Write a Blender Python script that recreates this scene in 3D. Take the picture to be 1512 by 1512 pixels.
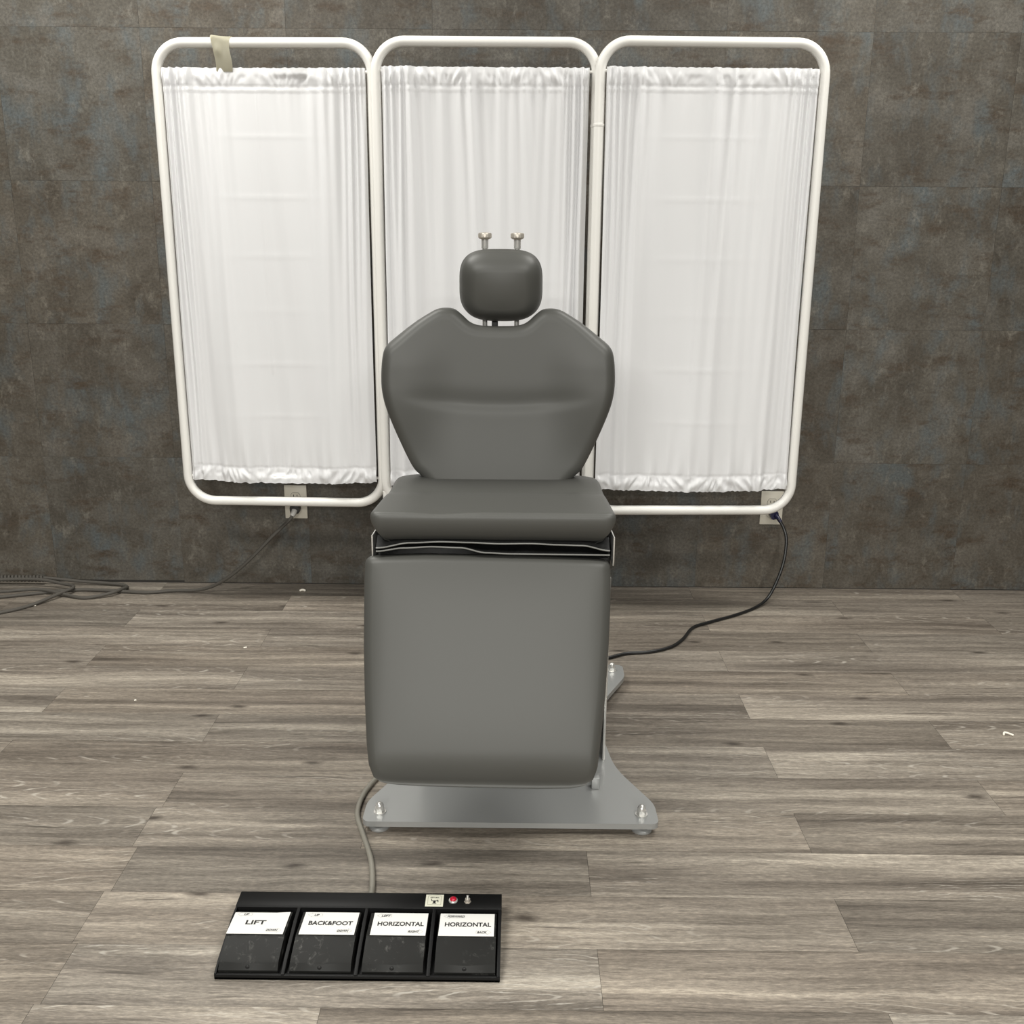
import bpy, bmesh, math, random
from mathutils import Vector, Matrix, noise
random.seed(7)
S = bpy.context.scene
COL = S.collection
for o in list(bpy.data.objects):
    bpy.data.objects.remove(o)

# ------------------------------------------------------------------ camera
cam_d = bpy.data.cameras.new('camera')
cam = bpy.data.objects.new('camera', cam_d)
COL.objects.link(cam)
S.camera = cam
PITCH, YAW, ROLL = 0.2717, 0.00521, 0.00746
f = Vector((0, math.cos(PITCH), -math.sin(PITCH)))
u = Vector((0, math.sin(PITCH), math.cos(PITCH)))
r = Vector((1, 0, 0))
Z = Matrix.Rotation(YAW, 3, 'Z')
f, u, r = Z @ f, Z @ u, Z @ r
r2 = r * math.cos(ROLL) + u * math.sin(ROLL)
u2 = u * math.cos(ROLL) - r * math.sin(ROLL)
cm = Matrix((r2, u2, -f)).transposed().to_4x4()
cm.translation = (0, 0, 1.25)
cam.matrix_world = cm
cam_d.sensor_width = 36
cam_d.lens = 36 * 1527.1 / 1512
cam_d.clip_start = 0.05

# ------------------------------------------------------------------ world, lights, exposure
W = bpy.data.worlds.new('world')
S.world = W
W.use_nodes = True
W.node_tree.nodes['Background'].inputs[0].default_value = (1.0, 0.97, 0.93, 1)
W.node_tree.nodes['Background'].inputs[1].default_value = 0.02


def area(name, x, y, z, w, h, power, col=(1, 0.985, 0.93), rx=0):
    l = bpy.data.lights.new(name, 'AREA')
    l.shape = 'RECTANGLE'
    l.size, l.size_y = w, h
    l.energy = power
    l.color = col
    o = bpy.data.objects.new(name, l)
    o.location = (x, y, z)
    o.rotation_euler = (rx, 0, 0)
    COL.objects.link(o)
    return o


ROWS = ((2.80, 39), (0.6, 52), (-4.2, 175), (-6.2, 375))
for y, pw in ROWS:
    for x, kx in ((-1.3, 1.1), (1.3, 0.9)):
        area('ceiling_lamp', x, y, 2.8, 1.2, 0.6, pw * kx)
S.view_settings.view_transform = 'Standard'
S.view_settings.look = 'None'
S.view_settings.gamma = 1
S.view_settings.exposure = 0.0
S.view_settings.use_curve_mapping = False


# ------------------------------------------------------------------ material helpers
def mat(name, col, rough=0.5, metal=0.0, spec=0.5, **kw):
    m = bpy.data.materials.new(name)
    m.use_nodes = True
    b = m.node_tree.nodes['Principled BSDF']
    b.inputs['Base Color'].default_value = (*col, 1)
    b.inputs['Roughness'].default_value = rough
    b.inputs['Metallic'].default_value = metal
    b.inputs['Specular IOR Level'].default_value = spec
    for k, v in kw.items():
        b.inputs[k.replace('_', ' ')].default_value = v
    return m


class NT:
    def __init__(self, m):
        self.t = m.node_tree
        self.b = self.t.nodes['Principled BSDF']

    def n(self, typ, **kw):
        nd = self.t.nodes.new(typ)
        for k, v in kw.items():
            setattr(nd, k, v)
        return nd

    def l(self, a, b):
        self.t.links.new(a, b)

    def val(self, node, **kw):
        for k, v in kw.items():
            node.inputs[k].default_value = v
        return node

    def mapping(self, src, scale, loc=(0, 0, 0)):
        m = self.n('ShaderNodeMapping')
        m.inputs['Scale'].default_value = scale
        m.inputs['Location'].default_value = loc
        self.l(src, m.inputs['Vector'])
        return m.outputs[0]

    def noise(self, vec, scale=1, detail=4, rough=0.55, dist=0):
        k = self.n('ShaderNodeTexNoise')
        self.val(k, Scale=scale, Detail=detail, Roughness=rough, Distortion=dist)
        self.l(vec, k.inputs['Vector'])
        return k.outputs['Fac']

    def ramp(self, src, stops, interp='LINEAR'):
        k = self.n('ShaderNodeValToRGB')
        k.color_ramp.interpolation = interp
        e = k.color_ramp.elements
        while len(e) < len(stops):
            e.new(0.5)
        for el, (p, c) in zip(e, stops):
            el.position = p
            el.color = (*c, 1) if len(c) == 3 else c
        self.l(src, k.inputs[0])
        return k.outputs['Color']

    def g(self, src, a, b):
        return self.ramp(src, [(a, (0, 0, 0)), (b, (1, 1, 1))])

    def mix(self, fac, a, b, mode='MIX'):
        k = self.n('ShaderNodeMix', data_type='RGBA', blend_type=mode)
        for s, i in ((fac, 0), (a, 6), (b, 7)):
            if isinstance(s, (int, float)):
                k.inputs[i].default_value = s
            elif isinstance(s, tuple):
                k.inputs[i].default_value = (*s, 1)
            else:
                self.l(s, k.inputs[i])
        return k.outputs[2]

    def math(self, op, a, b=0.0):
        k = self.n('ShaderNodeMath', operation=op)
        for i, s in enumerate((a, b)):
            if isinstance(s, (int, float)):
                k.inputs[i].default_value = s
            else:
                self.l(s, k.inputs[i])
        return k.outputs[0]

    def bump(self, h, strength=0.2, dist=0.01):
        k = self.n('ShaderNodeBump')
        self.val(k, Strength=strength, Distance=dist)
        self.l(h, k.inputs['Height'])
        self.l(k.outputs[0], self.b.inputs['Normal'])

    def obj(self):
        return self.n('ShaderNodeTexCoord').outputs['Object']

    def uv(self):
        return self.n('ShaderNodeTexCoord').outputs['UV']

    def attr(self, name):
        return self.n('ShaderNodeAttribute', attribute_name=name).outputs['Color']


# wall tiles: dark oxidised concrete look
M_wall = mat('oxidised_concrete_tile', (0.08, 0.075, 0.07), 0.55, spec=0.35)
t = NT(M_wall)
uv = t.uv()
n1 = t.noise(uv, 5.5, 7, 0.62, 0.3)
n2 = t.noise(t.mapping(uv, (1, 0.5, 1), (3, 7, 0)), 9, 6, 0.6, 0.2)
n3 = t.noise(t.mapping(uv, (0.45, 1, 1), (9, 2, 0)), 16, 8, 0.7)
n4 = t.noise(t.mapping(uv, (1, 0.35, 1), (5, 1, 0)), 40, 6, 0.7)
n5 = t.noise(uv, 120, 4, 0.7)
base = t.ramp(n1, [(0.30, (0.052, 0.044, 0.034)), (0.5, (0.082, 0.074, 0.061)), (0.70, (0.116, 0.108, 0.095))])
teal = t.mix(t.g(n2, 0.50, 0.66), base, (0.081, 0.091, 0.093))
brn = t.mix(t.g(n3, 0.52, 0.66), teal, (0.058, 0.044, 0.031))
n6 = t.noise(t.mapping(uv, (1, 1, 1), (21, 13, 0)), 7, 5, 0.6)
n7 = t.noise(t.mapping(uv, (1, 0.6, 1), (2, 33, 0)), 26, 8, 0.78, 0.4)
lite = t.math('MULTIPLY', t.g(n6, 0.42, 0.60), t.g(n7, 0.52, 0.66))
brn = t.mix(t.math('MULTIPLY', lite, 0.75), brn, (0.165, 0.154, 0.132))
lt = t.mix(t.math('MULTIPLY', t.g(n4, 0.56, 0.72), 0.40), brn, (0.165, 0.158, 0.142))
fine = t.ramp(n5, [(0.3, (0.66, 0.66, 0.66)), (0.7, (1.36, 1.36, 1.36))])
colr = t.mix(1.0, lt, fine, 'MULTIPLY')
tint = t.attr('tint')
colr = t.mix(1.0, t.mix(1.0, colr, (1.04, 1.02, 0.998), 'MULTIPLY'), tint, 'MULTIPLY')
t.l(colr, t.b.inputs['Base Color'])
t.bump(n3, 0.10, 0.004)

# floor planks: grey-brown wood-look vinyl, grain along U
M_floor = mat('grey_wood_plank', (0.2, 0.18, 0.16), 0.48, spec=0.3)
t = NT(M_floor)
uv = t.uv()
wv = t.noise(t.mapping(uv, (2.0, 6, 1), (4, 4, 0)), 1, 3, 0.5)
wob = t.n('ShaderNodeVectorMath', operation='MULTIPLY_ADD')
cmb = t.n('ShaderNodeCombineXYZ')
t.l(wv, cmb.inputs[1])
t.l(cmb.outputs[0], wob.inputs[0])
wob.inputs[1].default_value = (0, 0.05, 0)
t.l(uv, wob.inputs[2])
wuv = wob.outputs[0]
band = t.noise(t.mapping(wuv, (0.7, 13, 1)), 1, 4, 0.62)
strk = t.noise(t.mapping(wuv, (2.2, 48, 1)), 1, 6, 0.68)
fing = t.noise(t.mapping(wuv, (26, 330, 1)), 1, 4, 0.75)
spk = t.noise(t.mapping(wuv, (70, 260, 1), (3, 9, 0)), 1, 3, 0.7)
col1 = t.ramp(band, [(0.30, (0.098, 0.084, 0.071)), (0.43, (0.168, 0.147, 0.125)), (0.56, (0.235, 0.209, 0.178)), (0.72, (0.385, 0.348, 0.298))])
sg = t.ramp(strk, [(0.30, (0.58, 0.57, 0.56)), (0.5, (1, 1, 1)), (0.70, (1.42, 1.42, 1.41))])
col2 = t.mix(1.0, col1, sg, 'MULTIPLY')
fg = t.ramp(fing, [(0.30, (0.66, 0.65, 0.64)), (0.5, (1, 1, 1)), (0.70, (1.36, 1.36, 1.35))])
col3 = t.mix(1.0, col2, fg, 'MULTIPLY')
sp = t.ramp(spk, [(0.30, (0.78, 0.78, 0.78)), (0.5, (1, 1, 1)), (0.72, (1.35, 1.34, 1.32))])
col3 = t.mix(1.0, col3, sp, 'MULTIPLY')
# cathedral rings: pale thin hairlines round stretched hearts
vor = t.n('ShaderNodeTexVoronoi', voronoi_dimensions='2D')
t.val(vor, Scale=1, Randomness=0.9)
wob2 = t.n('ShaderNodeVectorMath', operation='MULTIPLY_ADD')
cmb2 = t.n('ShaderNodeCombineXYZ')
t.l(t.noise(t.mapping(uv, (7, 22, 1), (1, 8, 0)), 1, 4, 0.6), cmb2.inputs[1])
t.l(cmb2.outputs[0], wob2.inputs[0])
wob2.inputs[1].default_value = (0, 0.030, 0)
t.l(uv, wob2.inputs[2])
t.l(t.mapping(wob2.outputs[0], (1.3, 11, 1)), vor.inputs['Vector'])
rng = t.math('SINE', t.math('MULTIPLY', vor.outputs['Distance'], 62.0))
ring = t.g(rng, 0.80, 0.98)
rmask = t.g(t.noise(t.mapping(uv, (1.1, 8, 1), (8, 3, 0)), 1, 2), 0.50, 0.60)
rbrk = t.g(t.noise(t.mapping(uv, (22, 60, 1)), 1, 3), 0.40, 0.60)
rf = t.math('MULTIPLY', t.math('MULTIPLY', ring, rmask), rbrk)
col4 = t.mix(t.math('MULTIPLY', rf, 0.60), col3, (0.50, 0.47, 0.42))
# dark cracks and knots
crk = t.g(t.noise(t.mapping(wuv, (3.0, 55, 1), (17, 5, 0)), 1, 3, 0.55), 0.655, 0.72)
col5 = t.mix(t.math('MULTIPLY', crk, 0.65), col4, (0.055, 0.046, 0.038))
vk = t.n('ShaderNodeTexVoronoi', voronoi_dimensions='2D')
t.val(vk, Scale=1, Randomness=1)
t.l(t.mapping(wob2.outputs[0], (2.1, 6.0, 1), (5, 2, 0)), vk.inputs['Vector'])
kn = t.ramp(vk.outputs['Distance'], [(0.015, (1, 1, 1)), (0.075, (0, 0, 0))])
ksel = t.g(vk.outputs['Color'], 0.45, 0.55)
kf = t.math('MULTIPLY', kn, ksel)
col6 = t.mix(t.math('MULTIPLY', kf, 0.85), col5, (0.045, 0.036, 0.030))
tint = t.attr('tint')
col7 = t.mix(1.0, t.mix(1.0, col6, (0.97, 0.955, 0.935), 'MULTIPLY'), tint, 'MULTIPLY')
t.l(col7, t.b.inputs['Base Color'])
t.bump(fing, 0.06, 0.002)

M_gap = mat('dark_joint', (0.03, 0.027, 0.024), 0.9)
M_tube = mat('white_powder_coat', (0.82, 0.805, 0.765), 0.32, spec=0.45)
M_curt = mat('white_polyester', (0.825, 0.825, 0.835), 0.48, spec=0.35, Transmission_Weight=0.0)
t = NT(M_curt)
tr = t.n('ShaderNodeBsdfTranslucent')
tr.inputs[0].default_value = (0.9, 0.9, 0.92, 1)
mx = t.n('ShaderNodeMixShader')
mx.inputs[0].default_value = 0.12
out = t.t.nodes['Material Output']
t.l(t.b.outputs[0], mx.inputs[1])
t.l(tr.outputs[0], mx.inputs[2])
t.l(mx.outputs[0], out.inputs[0])
M_vinyl = mat('grey_vinyl', (0.069, 0.0687, 0.0625), 0.48, spec=0.5)
t = NT(M_vinyl)
t.bump(t.noise(t.obj(), 900, 3, 0.6), 0.05, 0.0005)
M_vinyl_dk = mat('black_vinyl', (0.018, 0.018, 0.018), 0.42, spec=0.5)
M_pip = mat('grey_piping', (0.16, 0.16, 0.15), 0.4)
M_steel = mat('silver_paint', (0.36, 0.365, 0.36), 0.30, metal=0.35)
M_chrome = mat('polished_steel', (0.72, 0.71, 0.68), 0.22, metal=0.6)
M_knob = mat('brushed_nickel', (0.52, 0.48, 0.42), 0.38, metal=0.5)
t = NT(M_knob)
M_dark = mat('black_metal', (0.012, 0.012, 0.012), 0.5)
M_blk = mat('black_plastic', (0.007, 0.007, 0.007), 0.45, spec=0.18)
M_ped = mat('scuffed_black_rubber', (0.012, 0.012, 0.011), 0.45, spec=0.18)
t = NT(M_ped)
sc = t.noise(t.mapping(t.obj(), (60, 45, 60)), 1, 6, 0.75, 0.8)
ms = t.noise(t.mapping(t.obj(), (14, 12, 14), (0.4, 3, 0)), 1, 2)
fc = t.math('MULTIPLY', t.g(sc, 0.55, 0.72), t.g(ms, 0.42, 0.55))
t.l(t.mix(t.math('MULTIPLY', fc, 0.5), (0.012, 0.012, 0.011), (0.20, 0.195, 0.18)), t.b.inputs['Base Color'])
M_paper = mat('label_paper', (0.78, 0.77, 0.74), 0.6)
M_ink = mat('black_ink', (0.012, 0.012, 0.012), 0.6)
M_cream = mat('cream_label', (0.74, 0.73, 0.60), 0.5)
M_red = mat('red_lens', (0.45, 0.01, 0.03), 0.12, spec=0.6)
M_plate = mat('ivory_plastic', (0.62, 0.585, 0.50), 0.35)
M_cordb = mat('black_rubber_cord', (0.010, 0.010, 0.010), 0.38)
M_cordg = mat('grey_rubber_cord', (0.085, 0.078, 0.068), 0.6, spec=0.2)
M_cordp = mat('beige_grey_cable', (0.24, 0.225, 0.19), 0.5)
M_blue = mat('dark_blue_plastic', (0.012, 0.012, 0.045), 0.35)
M_grip = mat('light_grey_plastic', (0.5, 0.49, 0.46), 0.4)
M_tape = mat('masking_tape', (0.58, 0.55, 0.43), 0.6)
M_scrap = mat('white_scrap', (0.85, 0.80, 0.70), 0.7)


# ------------------------------------------------------------------ object helpers
def tag(o, label=None, cat=None, group=None, kind=None):
    if label:
        o['label'] = label
    if cat:
        o['category'] = cat
    if group:
        o['group'] = group
    if kind:
        o['kind'] = kind
    return o


def empty(name, loc, label, cat, group=None):
    o = bpy.data.objects.new(name, None)
    o.location = loc
    o.empty_display_size = 0.05
    COL.objects.link(o)
    return tag(o, label, cat, group)


def root_of(o):
    while o.parent:
        o = o.parent
    return o


def link(name, bm, mats, parent=None, origin=None, smooth=True, angle=35):
    """bm is in world coordinates; the object is placed so that it stays there"""
    me = bpy.data.meshes.new(name)
    if parent is not None:
        off = Vector(root_of(parent).location)
    else:
        off = Vector(origin) if origin else Vector((0, 0, 0))
    bmesh.ops.translate(bm, verts=bm.verts, vec=-off)
    bmesh.ops.recalc_face_normals(bm, faces=bm.faces)
    bm.to_mesh(me)
    bm.free()
    for m in (mats if isinstance(mats, (list, tuple)) else [mats]):
        me.materials.append(m)
    if smooth:
        for p in me.polygons:
            p.use_smooth = True
        me.set_sharp_from_angle(angle=math.radians(angle))
    o = bpy.data.objects.new(name, me)
    COL.objects.link(o)
    if parent is not None:
        o.parent = parent
    else:
        o.location = off
    return o


def B():
    return bmesh.new()


def box(bm, x0, x1, y0, y1, z0, z1, bev=0.0, seg=2, mi=0):
    k = bmesh.ops.create_cube(bm, size=1)
    vs = k['verts']
    for v in vs:
        v.co = Vector(((x0 + x1) / 2 + v.co.x * (x1 - x0), (y0 + y1) / 2 + v.co.y * (y1 - y0), (z0 + z1) / 2 + v.co.z * (z1 - z0)))
    fs = list({f for v in vs for f in v.link_faces})
    for f_ in fs:
        f_.material_index = mi
    if bev > 0:
        es = list({e for v in vs for e in v.link_edges})
        bmesh.ops.bevel(bm, geom=es, offset=bev, segments=seg, profile=0.5, affect='EDGES', clamp_overlap=True)
    return bm


def catmull(pts, n=8):
    P = [Vector(p) for p in pts]
    out = []
    for i in range(len(P) - 1):
        p0 = P[max(i - 1, 0)]
        p1, p2 = P[i], P[i + 1]
        p3 = P[min(i + 2, len(P) - 1)]
        for k in range(n):
            s = k / n
            out.append(0.5 * ((2 * p1) + (p2 - p0) * s + (2 * p0 - 5 * p1 + 4 * p2 - p3) * s * s + (3 * p1 - p0 - 3 * p2 + p3) * s ** 3))
    out.append(P[-1])
    return out


def tube(bm, pts, rad, seg=12, closed=False, caps=True, mi=0):
    P = [Vector(p) for p in pts]
    n = len(P)
    T = []
    for i in range(n):
        a = P[(i - 1) % n] if (closed or i > 0) else P[0]
        b = P[(i + 1) % n] if (closed or i < n - 1) else P[-1]
        d = (b - a)
        T.append(d.normalized() if d.length > 1e-9 else Vector((0, 0, 1)))
    ref = Vector((0, 0, 1)) if abs(T[0].z) < 0.9 else Vector((0, 1, 0))
    nrm = (ref - T[0] * ref.dot(T[0])).normalized()
    rings = []
    for i in range(n):
        nrm = (nrm - T[i] * nrm.dot(T[i])).normalized()
        bn = T[i].cross(nrm)
        rr = rad[i] if isinstance(rad, (list, tuple)) else rad
        rings.append([bm.verts.new(P[i] + (nrm * math.cos(2 * math.pi * k / seg) + bn * math.sin(2 * math.pi * k / seg)) * rr) for k in range(seg)])
    for i in range(n if closed else n - 1):
        A, C = rings[i], rings[(i + 1) % n]
        for k in range(seg):
            f_ = bm.faces.new((A[k], A[(k + 1) % seg], C[(k + 1) % seg], C[k]))
            f_.material_index = mi
    if caps and not closed:
        bm.faces.new(rings[0][::-1]).material_index = mi
        bm.faces.new(rings[-1]).material_index = mi
    return bm


def lathe(bm, prof, loc, axis='Z', seg=28, mi=0):
    """prof: list of (radius, height) from bottom to top"""
    loc = Vector(loc)
    rings = []
    for (rd, h) in prof:
        ring = []
        for k in range(seg):
            a = 2 * math.pi * k / seg
            p = Vector((rd * math.cos(a), rd * math.sin(a), h))
            if axis == 'Y':
                p = Vector((p.x, -p.z, p.y))     # height goes towards -Y
            ring.append(bm.verts.new(loc + p))
        rings.append(ring)
    for A, C in zip(rings, rings[1:]):
        for k in range(seg):
            bm.faces.new((A[k], A[(k + 1) % seg], C[(k + 1) % seg], C[k])).material_index = mi
    bm.faces.new(rings[0][::-1]).material_index = mi
    bm.faces.new(rings[-1]).material_index = mi
    return bm


def prism(bm, poly, z0, z1, bev=0.0, mi=0, xf=None):
    """poly in (x, y), extruded z0..z1; xf maps local vector to world"""
    xf = xf or (lambda p: p)
    lo = [bm.verts.new(xf(Vector((x, y, z0)))) for x, y in poly]
    hi = [bm.verts.new(xf(Vector((x, y, z1)))) for x, y in poly]
    n = len(poly)
    fs = [bm.faces.new(lo[::-1]), bm.faces.new(hi)]
    for k in range(n):
        fs.append(bm.faces.new((lo[k], lo[(k + 1) % n], hi[(k + 1) % n], hi[k])))
    for f_ in fs:
        f_.material_index = mi
    if bev:
        es = list(fs[0].edges) + list(fs[1].edges)
        bmesh.ops.bevel(bm, geom=es, offset=bev, segments=2, profile=0.5, affect='EDGES')
    return bm


def round_poly(pts, rads, n=8):
    out = []
    N = len(pts)
    for i in range(N):
        p = Vector((*pts[i], 0))
        a = Vector((*pts[i - 1], 0))
        b = Vector((*pts[(i + 1) % N], 0))
        rr = rads[i] if isinstance(rads, (list, tuple)) else rads
        if rr <= 0:
            out.append((p.x, p.y))
            continue
        da, db = (a - p).normalized(), (b - p).normalized()
        rr = min(rr, 0.49 * (a - p).length, 0.49 * (b - p).length)
        s, e = p + da * rr, p + db * rr
        for k in range(n + 1):
            q = k / n
            w = s * (1 - q) ** 2 + p * 2 * q * (1 - q) + e * q * q
            out.append((w.x, w.y))
    return out


def resample(pts, n):
    P = [Vector((x, y)) for x, y in pts]
    P.append(P[0])
    L = [0]
    for a, b in zip(P, P[1:]):
        L.append(L[-1] + (b - a).length)
    out = []
    j = 0
    for k in range(n):
        d = L[-1] * k / n
        while L[j + 1] < d:
            j += 1
        s = (d - L[j]) / max(L[j + 1] - L[j], 1e-9)
        q = P[j].lerp(P[j + 1], s)
        out.append((q.x, q.y))
    return out


def cushion(bm, outline, O, A, Bv, N, thick, er, hfun=None, n=180, rings=26, back_er=0.008, side=None):
    """upholstered pad. outline in (a, b); front face along N at 0, back at -thick"""
    O, A, Bv, N = map(Vector, (O, A, Bv, N))
    pts = [Vector(p) for p in resample(outline, n)]
    area2 = sum(pts[i - 1].x * pts[i].y - pts[i].x * pts[i - 1].y for i in range(n))
    sg = 1 if area2 > 0 else -1
    nor = []
    for i in range(n):
        d = (pts[(i + 2) % n] - pts[i - 2])
        nor.append(Vector((d.y, -d.x)).normalized() * sg)
    cen = Vector((sum(p.x for p in pts) / n, sum(p.y for p in pts) / n))

    def put(p, h):
        return bm.verts.new(O + A * p.x + Bv * p.y + N * h)
    loops = []
    if side:
        for dq, off in side:
            loops.append([put(pts[i] + nor[i] * off, -thick * dq) for i in range(n)])
    for k in range(0 if side else 4):
        a = k / 3 * math.pi / 2
        loops.append([put(pts[i] - nor[i] * (back_er * (1 - math.sin(a)) + 0.004), -thick + back_er * (1 - math.cos(a))) for i in range(n)])
    for q in (() if side else (0.35, 0.7)):
        hh = -thick + back_er + (thick - back_er - er) * q
        loops.append([put(pts[i] + nor[i] * (0.003 * math.sin(q * math.pi) - 0.002 * (1 - q)), hh) for i in range(n)])
    K = 9
    inner = None
    for k in range(K + 1):
        a = k / K * math.pi / 2
        ps = [pts[i] - nor[i] * er * (1 - math.cos(a)) for i in range(n)]
        w = math.sin(a)
        loops.append([put(ps[i], -er + er * w + (hfun(ps[i].x, ps[i].y) * w if hfun else 0)) for i in range(n)])
        inner = ps
    ex = max(abs(p.x - cen.x) for p in inner)
    ey = max(abs(p.y - cen.y) for p in inner)
    for k in range(1, rings):
        s = 1 - k / rings
        w = smooth(0.0, 1.0, k / rings) * 0.9
        ps = []
        for p in inner:
            d = p - cen
            e = Vector((d.x / ex, d.y / ey))
            e = Vector((e.x * ex, e.y * ey)) / max(e.length, 1e-6) * 0.93
            ps.append(cen + (d * (1 - w) + e * w) * s)
        loops.append([put(p, hfun(p.x, p.y) if hfun else 0) for p in ps])
    for L0, L1 in zip(loops, loops[1:]):
        for i in range(n):
            bm.faces.new((L0[i], L0[(i + 1) % n], L1[(i + 1) % n], L1[i]))
    c = put(cen, hfun(cen.x, cen.y) if hfun else 0)
    for i in range(n):
        bm.faces.new((loops[-1][i], loops[-1][(i + 1) % n], c))
    bm.faces.new(loops[0][::-1])
    return bm


def smooth(e0, e1, x):
    k = max(0.0, min(1.0, (x - e0) / (e1 - e0)))
    return k * k * (3 - 2 * k)


def text_bm(bm, body, cx, cy, width, height, xf, bold=0.02, mi=1, shear=0.0, align='C'):
    """adds flat lettering centred on local (cx, cy), scaled to width x height"""
    cu = bpy.data.curves.new('t', 'FONT')
    cu.body = body
    cu.offset = bold
    cu.shear = shear
    cu.resolution_u = 4
    ob = bpy.data.objects.new('t', cu)
    COL.objects.link(ob)
    dg = bpy.context.evaluated_depsgraph_get()
    me = bpy.data.meshes.new_from_object(ob.evaluated_get(dg))
    bpy.data.objects.remove(ob)
    bpy.data.curves.remove(cu)
    xs = [v.co.x for v in me.vertices]
    ys = [v.co.y for v in me.vertices]
    x0, x1, y0, y1 = min(xs), max(xs), min(ys), max(ys)
    vs = []
    for v in me.vertices:
        px = cx + ((v.co.x - x0) / (x1 - x0) - 0.5) * width
        py = cy + ((v.co.y - y0) / (y1 - y0) - 0.5) * height
        vs.append(bm.verts.new(xf(Vector((px, py, 0.0004)))))
    for p in me.polygons:
        try:
            bm.faces.new([vs[i] for i in p.vertices]).material_index = mi
        except ValueError:
            pass
    bpy.data.meshes.remove(me)


# ------------------------------------------------------------------ setting
WALL_Y = 3.503
TILE = 0.4572


def surface(name, quads, mats, parent=None):
    """quads: (4 corners, 4 uvs, tint) -> one mesh with UVs and per-face tint"""
    me = bpy.data.meshes.new(name)
    vs, fs = [], []
    for q in quads:
        b = len(vs)
        vs += [tuple(c) for c in q[0]]
        fs.append((b, b + 1, b + 2, b + 3))
    me.from_pydata(vs, [], fs)
    me.color_attributes.new('tint', 'FLOAT_COLOR', 'CORNER')
    me.uv_layers.new(name='UVMap')
    ul, ca = me.uv_layers['UVMap'], me.color_attributes['tint']
    for pi, q in enumerate(quads):
        for k in range(4):
            ul.data[pi * 4 + k].uv = q[1][k]
            ca.data[pi * 4 + k].color = (*q[2], 1)
    for m in mats:
        me.materials.append(m)
    for pi, q in enumerate(quads):
        me.polygons[pi].material_index = q[3] if len(q) > 3 else 0
    o = bpy.data.objects.new(name, me)
    COL.objects.link(o)
    tag(o, kind='structure')
    return o


quads = []
R_ = random.Random(11)
X0 = -1.1914
for i in range(-7, 12):
    for j in range(0, 8):
        g = 0.00025
        xa, xb = X0 + i * TILE + g, X0 + (i + 1) * TILE - g
        za, zb = 0.003 + j * TILE + g, 0.003 + (j + 1) * TILE - g
        if j == 0 and i < 0:
            za += 0.006            # the cut edge above the floor leaves a dark slit here
        dy = [R_.uniform(0, 0.0011) for _ in range(4)]
        y = WALL_Y - 0.0015
        c = [(xa, y - dy[0], za), (xb, y - dy[1], za), (xb, y - dy[2], zb), (xa, y - dy[3], zb)]
        ou, ov = R_.uniform(0, 40), R_.uniform(0, 40)
        uvs = [(ou, ov), (ou + TILE, ov), (ou + TILE, ov + TILE), (ou, ov + TILE)]
        b = R_.uniform(0.92, 1.08)
        w = R_.uniform(-0.03, 0.03)
        quads.append((c, uvs, (b * (1 + w), b, b * (1 - w))))
xl, xr = X0 - 7 * TILE, X0 + 12 * TILE
# backing
quads.append(([(xl, WALL_Y, 0), (xr, WALL_Y, 0), (xr, WALL_Y, 3.66), (xl, WALL_Y, 3.66)], [(0, 0)] * 4, (1, 1, 1), 1))
surface('wall_back', quads, [M_wall, M_gap])

quads = []
R_ = random.Random(5)
PW, PL = 0.1505, 0.935
for k in range(-34, 14):
    ya, yb = 1.4245 + k * PW, 1.4245 + (k + 1) * PW
    if yb > WALL_Y:
        yb = WALL_Y
    # rows alternate between two end-joint columns; one long seam runs through the front rows
    odd = (k % 2 == 0)
    x = (0.153 if odd else 0.618) - 6 * PL
    cuts = []
    while x < 5.2:
        cuts.append(x + R_.uniform(-0.004, 0.004))
        x += PL
    if not odd and k < 4:
        cuts.append(-0.793)
    cuts = sorted(c for c in cuts if -4.4 < c < 5.1)
    for xa, xb in zip(cuts, cuts[1:]):
        g = 0.0003
        ou, ov = R_.uniform(0, 60), R_.uniform(0, 60)
        c = [(xa + g, ya + g * .6, 0), (xb - g, ya + g * .6, 0), (xb - g, yb - g * .6, 0), (xa + g, yb - g * .6, 0)]
        uvs = [(ou, ov), (ou + xb - xa, ov), (ou + xb - xa, ov + yb - ya), (ou, ov + yb - ya)]
        b = R_.uniform(0.80, 1.18)
        w = R_.uniform(-0.012, 0.018)
        quads.append((c, uvs, (b * (1 + w), b, b * (1 - w))))
quads.append(([(-4.2, -3.7, -0.0012), (4.2, -3.7, -0.0012), (4.2, WALL_Y, -0.0012), (-4.2, WALL_Y, -0.0012)], [(0, 0)] * 4, (1, 1, 1), 1))
surface('floor', quads, [M_floor, M_gap])

# ------------------------------------------------------------------ folding privacy screen
FZ0, FZ1, TR = 0.3625, 1.757, 0.0150
panels = [((-1.082, 3.300), (-0.440, 3.283)), ((-0.4245, 3.246), (0.2215, 3.250)), ((0.2285, 3.216), (0.882, 3.240))]
screen = empty('folding_screen', (-0.1, 3.25, 0), 'white three-panel folding privacy screen with gathered curtains behind the chair', 'privacy screen')


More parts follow.
